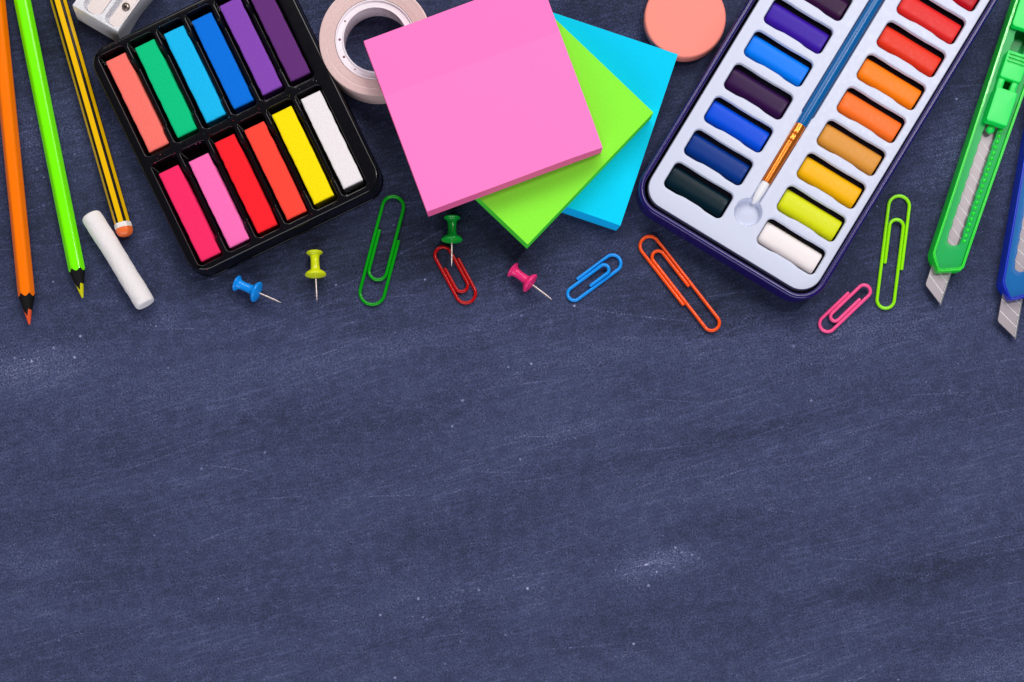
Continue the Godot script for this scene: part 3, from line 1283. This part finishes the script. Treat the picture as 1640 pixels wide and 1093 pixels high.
	# paint pans standing on the tin's floor under the openings
	var left := [
		[rgb8(2, 30, 42), "black teal paint pan beside the round brush hollow"],
		[rgb8(2, 50, 132), "dark navy blue paint pan beside the black teal pan"],
		[rgb8(0, 76, 216), "bright blue paint pan between navy and dark plum pans"],
		[rgb8(48, 14, 66), "dark plum paint pan between bright blue and sky blue pans"],
		[rgb8(0, 122, 244), "sky blue paint pan beside the violet pan"],
		[rgb8(58, 24, 160), "deep violet paint pan beside the sky blue pan"],
		[rgb8(50, 12, 58), "blackish purple paint pan beside the deep violet pan"],
	]
	var right := [
		[rgb8(238, 228, 230), "white paint pan in watercolour tin"],
		[rgb8(214, 220, 22), "lemon lime paint pan between white and golden pans"],
		[rgb8(240, 178, 6), "golden yellow paint pan between lime and ochre pans"],
		[rgb8(216, 146, 58), "ochre tan paint pan in watercolour tin"],
		[rgb8(248, 112, 36), "orange paint pan beside the ochre tan pan"],
		[rgb8(252, 126, 14), "amber orange paint pan beside the vermilion pan"],
		[rgb8(226, 52, 30), "vermilion red paint pan beside the amber orange pan"],
		[rgb8(222, 40, 40), "scarlet red paint pan between vermilion and crimson pans"],
		[rgb8(190, 16, 34), "dark crimson paint pan beside the scarlet red pan"],
	]
	for col in 2:
		var list: Array = left if col == 0 else right
		for r in list.size():
			var a := (1060.5 if col == 0 else 1234.5) + 0.6
			var b := a + 105.0
			var cy := -(320.5 + pitch * r) + 1.6
			var m := MB.new()
			var sec := 20
			var floor_y := 0.0013
			var top_y := plate - 0.0016
			var lps := []
			var xs := [[0.0, 1.2, 0.965], [0.8, 0.3, 0.99], [2.4, 0.0, 1.0]]
			for i in 9:
				xs.append([lerpf(2.4, 102.6, (i + 0.5) / 9.0), 0.0, 1.0])
			xs.append_array([[102.6, 0.0, 1.0], [104.2, 0.3, 0.99], [105.0, 1.2, 0.965]])
			for e in xs:
				var l := PackedVector3Array()
				var hw: float = 21.2 - e[1]
				for i in sec + 1:
					var t := -1.0 + 2.0 * i / sec
					var y: float = plate - 0.0047 + (0.0029 * pow(maxf(0.0, 1.0 - pow(absf(t), 3.6)), 0.55)) * e[2] - (1.0 - e[2]) * 0.012
					l.append(W3.call(Vector2(a + e[0], cy + t * hw), y))
				l.append(W3.call(Vector2(a + e[0], cy + hw), floor_y))
				l.append(W3.call(Vector2(a + e[0], cy - hw), floor_y))
				lps.append(l)
			m.loft(lps)
			m.cap(lps[0], true)
			m.cap(lps[-1])
			var mm := gloss(list[r][0], 0.34, 0.24)
			mm.uv1_scale = Vector3.ONE * 30.0
			var q := U * (a + 52.0) + V * cy
			solo("paint_pan", list[r][1], "paint pan", m, mm, PX(q.x, q.y, plate, floor_y), "paint pans in the watercolour tin", 40.0)

	# the brush in its groove
	var hb := 0.00252
	var by := plate - 0.0034 + hb + 0.00015
	var B := func(dist: float, y: float) -> Vector3: return W3.call(Vector2(1200.6, -dist), y)
	var bq := U * 1199.0 + V * -560.0
	var br := thing("paint_brush", "thin paint brush with blue handle and copper ferrule in tin groove", "paint brush", PX(bq.x, bq.y, plate, by - hb))
	var hm := MB.new()
	hm.tube(PackedVector3Array([B.call(488.0, by), B.call(500.0, by), B.call(540.0, by), B.call(640.0, by), B.call(760.0, by), B.call(800.0, by)]), PackedFloat32Array([0.0021, 0.0024, hb, hb, 0.0023, 0.0018]), 24)
	var hmat := gloss(rgb8(4, 92, 158), 0.25)
	part("handle", hm, hmat, br, "vol", 50.0)
	var fm := MB.new()
	var fp := PackedVector3Array()
	var fr := PackedFloat32Array()
	for e in [[387.0, 7.6], [390.0, 7.8], [430.0, 8.4], [462.0, 9.0], [464.0, 9.6], [467.0, 9.9], [470.0, 9.5], [472.0, 9.1], [475.0, 9.1], [477.0, 9.6], [480.0, 9.9], [483.0, 9.5], [485.0, 9.1], [493.0, 9.2], [494.0, 9.0]]:
		fp.append(B.call(e[0], by))
		fr.append(e[1] * S * 0.97)
	fm.tube(fp, fr, 28, false)
	part("ferrule", fm, mat(rgb8(226, 124, 44), 0.26, 0.75), br, "vol", 25.0)
	var bm := MB.new()
	bm.tube(PackedVector3Array([B.call(389.0, by), B.call(378.0, by - 0.0001), B.call(366.0, by - 0.0003), B.call(356.0, by - 0.0005), B.call(349.0, by - 0.0008)]), PackedFloat32Array([0.0017, 0.0019, 0.0018, 0.0014, 0.0005]), 20)
	part("bristles", bm, mat(rgb8(238, 238, 244), 0.7, 0.0, 60.0, "paper"), br, "vol", 50.0)


# ---------------------------------------------------------------- cutters

func cutter(label: String, tip: Vector2, dirn: Vector2, blade_out: float, shell: Color, rail: Color, knob: Color, full := 560.0) -> void:
	# dirn points from the blade towards the tail; x runs across, to the picture's right; y along dirn, zero at the blade's point
	var d := dirn.normalized()
	var w := Vector2(-d.y, d.x)
	var href := 0.0045
	var T := func(x: float, y: float, h: float) -> Vector3:
		# x = 0 on the axis of the handle; the blade's point lies at x = +15.5
		var p: Vector2 = tip + d * y + w * (x - 15.5)
		return PX(p.x, p.y, href, h)
	var o := thing("utility_knife", label, "craft knife", T.call(0, full / 2, 0.0), "snap-off knives beside the paint tin")
	var f := blade_out               # y of the handle's front point
	var out := func(i: float, back := 0.0) -> PackedVector2Array:
		# outline inset by i, visually counter-clockwise from the front point
		var l := PackedVector2Array()
		var hw := 28.0 - i
		l.append(Vector2(-10.0, f - 2.0 + i * 1.15))
		l.append(Vector2(-6.0, f - 1.5 + i * 1.15))
		l.append(Vector2(24.0 - i * 0.85, f + 10.0 + i * 1.05))
		l.append(Vector2(hw, f + 17.0 + i * 0.5))
		for k in 40:
			var t := (k + 1) / 40.0
			var yy := lerpf(f + 22.0, full - i, t)
			l.append(Vector2(hw + 5.0 * smoothstep(0.0, 0.8, t), yy))
		for k in 40:
			var t := 1.0 - (k + 1) / 40.0
			var yy := lerpf(f + 30.0, full - i, t)
			l.append(Vector2(-hw - 1.5 * smoothstep(0.0, 0.8, t), yy))
		l.append(Vector2(-hw, f + 24.0 + i * 0.5))
		l.append(Vector2(-25.0 + i * 0.8, f + 17.0 + i * 0.9))
		return l
	var win := func(g: float) -> PackedVector2Array:
		# the long slot over the blade, with ratchet notches along both sides
		var l := PackedVector2Array()
		var y0 := f + 46.0 - g
		l.append(Vector2(-3.0, y0))
		l.append(Vector2(0.0, y0))
		l.append(Vector2(8.0 + g, y0 + 3.0))
		l.append(Vector2(10.0 + g, y0 + 6.0))
		for k in 40:
			l.append(Vector2(10.0 + g + (0.8 if k % 2 == 0 else -0.5), lerpf(y0 + 9.0, full - 40.0, (k + 1) / 40.0)))
		for k in 40:
			l.append(Vector2(-10.5 - g - (0.9 if k % 2 == 0 else -0.5), lerpf(y0 + 9.0, full - 40.0, 1.0 - (k + 1) / 40.0)))
		l.append(Vector2(-10.0 - g, y0 + 6.0))
		l.append(Vector2(-8.0 - g, y0 + 2.0))
		return l
	var L := func(pts: PackedVector2Array, h: float) -> PackedVector3Array:
		var r := PackedVector3Array()
		for p in pts:
			r.append(T.call(p.x, p.y, h))
		return r
	var hi := 0.0068
	# clear lower tray
	var sh := MB.new()
	sh.loft([L.call(out.call(5.2), 0.0003), L.call(out.call(5.2), 0.0014)])
	sh.cap(L.call(out.call(5.2), 0.0003), true)
	sh.cap(L.call(out.call(5.2), 0.0014))
	var clear := mat(Color(shell.r, shell.g, shell.b, 0.70), 0.34)
	clear.transparency = BaseMaterial3D.TRANSPARENCY_ALPHA
	clear.clearcoat_enabled = true
	clear.metallic_specular = 0.25
	clear.clearcoat = 0.12
	clear.clearcoat_roughness = 0.2
	part("base_shell", sh, clear, o, "vol", 30.0)
	# upper shell: recessed plate with the slot
	var up := MB.new()
	up.loft([L.call(out.call(5.3), 0.0044), L.call(out.call(5.3), 0.0056), L.call(win.call(0.8), 0.0056), L.call(win.call(0.0), 0.0053), L.call(win.call(0.0), 0.0044), L.call(out.call(5.3), 0.0044)])
	part("slotted_shell", up, clear, o, "vol", 30.0)
	# thicker side walls with a ridge
	var rl := MB.new()
	rl.loft([L.call(out.call(5.0), 0.0001), L.call(out.call(0.6), 0.0001), L.call(out.call(0.0), 0.0006), L.call(out.call(0.0), hi - 0.0008), L.call(out.call(0.7), hi - 0.0002), L.call(out.call(1.3), hi), L.call(out.call(2.2), hi), L.call(out.call(2.6), hi - 0.0005), L.call(out.call(3.2), hi - 0.0005), L.call(out.call(3.7), hi - 0.0001), L.call(out.call(4.4), hi - 0.0001), L.call(out.call(5.0), hi - 0.0006), L.call(out.call(5.0), 0.0001)])
	var edge := mat(Color(rail.r, rail.g, rail.b, 0.86), 0.28)
	edge.transparency = BaseMaterial3D.TRANSPARENCY_ALPHA
	edge.clearcoat_enabled = true
	edge.clearcoat = 0.5
	edge.clearcoat_roughness = 0.06
	part("rail", rl, edge, o, "vol", 35.0)
	# ratchet bumps along the right of the slot
	var rt := MB.new()
	for k in 26:
		var y := f + 58.0 + k * 9.3
		var c: Vector3 = T.call(15.4, y, 0.0056)
		lathe(rt, c, PackedVector2Array([Vector2(0.00085, 0.0), Vector2(0.00072, 0.00035), Vector2(0.0004, 0.0006), Vector2(0.0, 0.00066)]), 10)
	part("ratchet", rt, edge, o, "none", 60.0)
	# the snap-off blade, in segments
	var steel := mat(rgb8(158, 148, 155), 0.42, 0.35, 50.0, "paper")
	var ground_edge := mat(rgb8(232, 230, 236), 0.25, 0.8)
	var bl := MeshInstance3D.new()
	var seg := 18.4
	var slope := 24.0 / 34.0
	var y_lo := 0.0024
	var y_hi := 0.0031
	var blade_top: Node3D = null
	for k in 16:
		var m := MB.new()
		var ya := k * seg
		var pts := []
		if k == 0:
			# point at the right; the left corner is nicked
			pts = [Vector2(11.4, 0.9 + 4.2 * slope), Vector2(-16.6, slope * 32.2), Vector2(-18.6, slope * 33.0 + 3.0), Vector2(-18.6, slope * 34.0 + seg - 1.5), Vector2(11.4, 4.2 * slope + seg - 1.5)]
		else:
			pts = [Vector2(11.4, ya + 4.2 * slope), Vector2(-18.6, ya + slope * 34.0), Vector2(-18.6, ya + slope * 34.0 + seg - 1.5), Vector2(11.4, ya + 4.2 * slope + seg - 1.5)]
		var lo := PackedVector3Array()
		var h2 := PackedVector3Array()
		for p in pts:
			lo.append(T.call(p.x, p.y, y_lo))
			h2.append(T.call(p.x, p.y, y_hi))
		m.loft([lo, h2])
		m.cap(h2)
		m.cap(lo, true)
		var sgm := part("blade_segment", m, steel, o, "vol", 20.0)
		var e := MB.new()
		var y1 := ya + 4.2 * slope + seg - 1.5
		var lo2 := PackedVector3Array([T.call(11.5, ya + 4.2 * slope + (0.9 if k == 0 else 0.0), y_lo), T.call(15.6, ya + 0.1, y_lo + 0.0002), T.call(15.6, ya + seg - 0.1, y_lo + 0.0002), T.call(11.5, y1, y_lo)])
		var hi2 := PackedVector3Array([T.call(11.5, ya + 4.2 * slope + (0.9 if k == 0 else 0.0), y_hi), T.call(15.6, ya + 0.1, y_lo + 0.0003), T.call(15.6, ya + seg - 0.1, y_lo + 0.0003), T.call(11.5, y1, y_hi)])
		e.loft([lo2, hi2])
		e.cap(hi2)
		e.cap(lo2, true)
		var em := MeshInstance3D.new()
		em.name = "cutting_edge"
		em.mesh = e.build(o.global_position, "vol", 20.0)
		em.material_override = ground_edge
		sgm.add_child(em, true)
	var bk := MB.new()  # added pale plate; its colour paints the light caught in the score lines
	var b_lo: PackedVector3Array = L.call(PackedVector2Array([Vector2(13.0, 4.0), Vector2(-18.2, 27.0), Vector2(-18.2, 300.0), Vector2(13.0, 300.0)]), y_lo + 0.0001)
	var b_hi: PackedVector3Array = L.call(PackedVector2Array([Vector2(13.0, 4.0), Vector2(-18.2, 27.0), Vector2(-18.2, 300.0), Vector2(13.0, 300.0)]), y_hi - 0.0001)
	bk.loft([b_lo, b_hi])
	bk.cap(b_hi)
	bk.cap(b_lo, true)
	part("score_glint_plate", bk, mat(rgb8(248, 244, 248), 0.6, 0.0), o, "vol", 20.0)
	# slider: thumb block, neck and rear block
	var solid := mat(knob, 0.4, 0.0, 40.0, "paper")
	var box := func(x0: float, x1: float, y0: float, y1: float, h0: float, h1: float, r: float) -> MB:
		var m := MB.new()
		var mk := func(i: float, h: float) -> PackedVector3Array:
			var lp := rrect(x0 + i, -(y1 - i), x1 - i, -(y0 + i), maxf(0.5, r - i), 4, 3, 3)
			var res := PackedVector3Array()
			for p in lp:
				res.append(T.call(p.x, -p.y, h))
			return res
		var tp: PackedVector3Array = mk.call(2.6, h1)
		m.loft([mk.call(0.0, h0), mk.call(0.0, h1 - 0.0007), mk.call(0.8, h1 - 0.0002), tp])
		m.cap(tp)
		m.cap(mk.call(0.0, h0), true)
		return m
	var base_y := f + 247.0
	var sl: MB = box.call(-17.0, 19.0, base_y, base_y + 57.0, 0.0058, 0.0096, 4.0)
	part("thumb_slide", sl, solid, o, "vol", 35.0)
	part("slide_neck", box.call(-16.0, -5.0, base_y + 55.0, base_y + 76.0, 0.0058, 0.0078, 2.0), solid, o, "vol", 35.0)
	part("slide_neck", box.call(6.0, 17.0, base_y + 55.0, base_y + 76.0, 0.0058, 0.0078, 2.0), solid, o, "vol", 35.0)
	part("slide_lock", box.call(-17.0, 19.0, base_y + 74.0, base_y + 120.0, 0.0058, 0.0086, 4.0), solid, o, "vol", 35.0)
	for k in 3:
		part("grip_rib", box.call(-14.0, 16.0, base_y + 101.0 + k * 6.0, base_y + 104.5 + k * 6.0, 0.0084, 0.0092, 1.2), solid, o, "vol", 35.0)
	var pg := MB.new()
	lathe(pg, T.call(-1.0, base_y - 6.0, 0.0050), PackedVector2Array([Vector2(0.0017, 0.0), Vector2(0.0017, 0.0010), Vector2(0.0012, 0.0015), Vector2(0.0, 0.0016)]), 24)
	part("slide_peg", pg, solid, o, "none", 50.0)
	part("end_cap", box.call(-24.0, 29.0, base_y + 158.0, full + 8.0, 0.0057, 0.0082, 6.0), solid, o, "vol", 35.0)


func make_cutters() -> void:
	cutter("green translucent snap-off knife with its blade pushed out", Vector2(1509.4, 489), Vector2(0.315, -0.949), 49.0, Color(0.03, 0.74, 0.36), Color(0.04, 0.94, 0.18), Color(0.03, 0.90, 0.36))
	cutter("blue translucent snap-off knife beside the green one", Vector2(1630.0, 543.5), Vector2(0.176, -0.984), 60.0, Color(0.01, 0.44, 0.74), Color(0.01, 0.20, 0.84), Color(0.05, 0.45, 0.95))


# ---------------------------------------------------------------- clips and pins

func clip(label: String, bottom: Vector2, top: Vector2, width: float, e1: float, e2: float, u: float, mirror: bool, c: Color, raise_inner: float, raise_top: float) -> void:
	# bottom/top: outermost points of the two big loops; the small loop opens towards the top
	var rw := 0.00070
	var rp := rw / S
	var a := (top - bottom).normalized()
	var r := Vector2(-a.y, a.x) * (-1.0 if mirror else 1.0)
	var L := bottom.distance_to(top) - 2 * rp
	var W := width / 2 - rp
	var t := 2 * rp * 1.02
	var pts := PackedVector2Array()
	var xl := -W
	var xr := W
	# inner arm, from its free end down
	var ix0 := xl + t
	var ix1 := xr - t
	var ir := (ix1 - ix0) / 2
	var yc := u * L + ir
	var n := 14
	for k in n + 1:
		pts.append(Vector2(ix0, lerpf(e1 * L, yc, float(k) / n)))
	for k in range(1, 17):
		var an := PI + PI * k / 16.0
		pts.append(Vector2((ix0 + ix1) / 2 + cos(an) * ir, yc + sin(an) * ir))
	# up the right, over the top
	var tr := (ix1 - xl) / 2
	var ty := L - tr
	for k in range(1, n + 1):
		pts.append(Vector2(ix1, lerpf(yc, ty, float(k) / n)))
	for k in range(1, 19):
		var an := PI * k / 18.0
		pts.append(Vector2((ix1 + xl) / 2 + cos(an) * tr, ty + sin(an) * tr))
	var brr := (xr - xl) / 2
	for k in range(1, n + 1):
		pts.append(Vector2(xl, lerpf(ty, brr, float(k) / n)))
	for k in range(1, 21):
		var an := PI + PI * k / 20.0
		pts.append(Vector2(cos(an) * brr, brr + sin(an) * brr))
	for k in range(1, n + 1):
		pts.append(Vector2(xr, lerpf(brr, e2 * L, float(k) / n)))
	var path := PackedVector3Array()
	var b0 := bottom + a * rp
	var total := pts.size()
	for i in total:
		var p := pts[i]
		var inner := 1.0 - smoothstep(0.22, 0.42, float(i) / total)
		var y := rw + 0.00003 + raise_inner * inner * (1.0 - p.y / L) + raise_top * clampf(p.y / L, 0.0, 1.0)
		var q := b0 + a * p.y + r * p.x
		path.append(PX(q.x, q.y, y, y))
	var mb := MB.new()
	mb.tube(path, PackedFloat32Array([rw]), 14)
	var mid := (bottom + top) / 2
	solo("paper_clip", label, "paper clip", mb, gloss(c, 0.2), PX(mid.x, mid.y, 0.0), "coated wire paper clips", 60.0)


func make_clips() -> void:
	clip("large dark green paper clip beside the black pastel tray", Vector2(590.5, 490), Vector2(637, 313.5), 45.0, 0.67, 0.62, 0.23, false, rgb8(4, 148, 16), 0.0004, 0.0004)
	clip("dark red paper clip under the green push pin's needle", Vector2(754.5, 486), Vector2(704.5, 393.5), 37.0, 0.66, 0.70, 0.20, false, rgb8(178, 8, 12), 0.0003, 0.0)
	clip("sky blue paper clip between the pink push pin and paint tin", Vector2(994.0, 412.5), Vector2(907.5, 476.5), 32.0, 0.62, 0.72, 0.22, false, rgb8(20, 146, 240), 0.0018, 0.0)
	clip("long orange paper clip by the corner of the paint tin", Vector2(1029.5, 380), Vector2(1147.0, 531), 36.0, 0.56, 0.66, 0.15, false, rgb8(246, 82, 18), 0.0006, 0.0006)
	clip("long lime green paper clip between the paint tin and knife", Vector2(1442.5, 311.5), Vector2(1419.5, 497), 38.5, 0.60, 0.64, 0.21, true, rgb8(146, 232, 8), 0.0012, 0.0)
	clip("small pink paper clip by the corner of the paint tin", Vector2(1314.5, 529.5), Vector2(1391.5, 456.0), 31.0, 0.76, 0.70, 0.22, true, rgb8(250, 84, 146), 0.0006, 0.0016)


func pin(label: String, head: Vector2, tip: Vector2, c: Color, scl := 1.0) -> void:
	# lies on the rims of its head and flange, so the needle points a little upwards
	var Rf := 0.0044 * scl
	var Rh := 0.0034 * scl
	var gap := 0.0096 * scl
	var h0 := PX(head.x, head.y, Rh, Rh)
	var t0 := PX(tip.x, tip.y, 0.006, 0.006)
	var flat := Vector3(t0.x - h0.x, 0, t0.z - h0.z).normalized()
	var tilt := asin((Rf - Rh) / gap) * 1.0
	var ax := (flat * cos(tilt) + Vector3.UP * sin(tilt)).normalized()
	var at := Vector3(h0.x, Rh * cos(tilt) + 0.00008, h0.z)
	var o := thing("push_pin", label, "push pin", Vector3(at.x, 0, at.z), "push pins scattered on the board")
	var mb := MB.new()
	var prof := PackedVector2Array()
	for e in [[0.0, -0.0002], [2.4, -0.0001], [3.1, 0.00015], [3.4, 0.0005], [3.3, 0.0009], [2.7, 0.0012], [2.15, 0.0017], [1.85, 0.0026], [1.75, 0.0042], [1.82, 0.0062], [2.0, 0.0076], [2.3, 0.0080], [3.3, 0.0085], [4.05, 0.0091], [4.4, 0.0097], [4.35, 0.0101], [4.0, 0.0104], [2.8, 0.0107], [1.5, 0.0111], [0.5, 0.0112]]:
		prof.append(Vector2(e[0] * 0.001 * scl, e[1] * scl))
	lathe(mb, at, prof, 40, ax)
	var plastic := gloss(c, 0.17)
	part("plastic_grip", mb, plastic, o, "vol", 50.0)
	var nb := MB.new()
	nb.tube(PackedVector3Array([at + ax * 0.0108 * scl, at + ax * 0.0125 * scl, at + ax * 0.0185 * scl, at + ax * 0.0212 * scl]), PackedFloat32Array([0.00042, 0.00042, 0.0004, 0.00006]), 12, false)
	part("needle", nb, mat(rgb8(206, 190, 188), 0.3, 0.7), o, "vol", 40.0)


func make_pins() -> void:
	pin("bright blue push pin lying below the black tray", Vector2(377.5, 453), Vector2(452, 486), rgb8(16, 142, 238))
	pin("yellow push pin lying between the tray and green paper clip", Vector2(503.5, 403), Vector2(507, 481), rgb8(212, 222, 22))
	pin("green push pin lying against the pink note pad", Vector2(724.0, 347), Vector2(723, 426), rgb8(8, 156, 50))
	pin("pink push pin lying below the lime green note pad", Vector2(819.5, 431), Vector2(880, 477), rgb8(238, 48, 122))
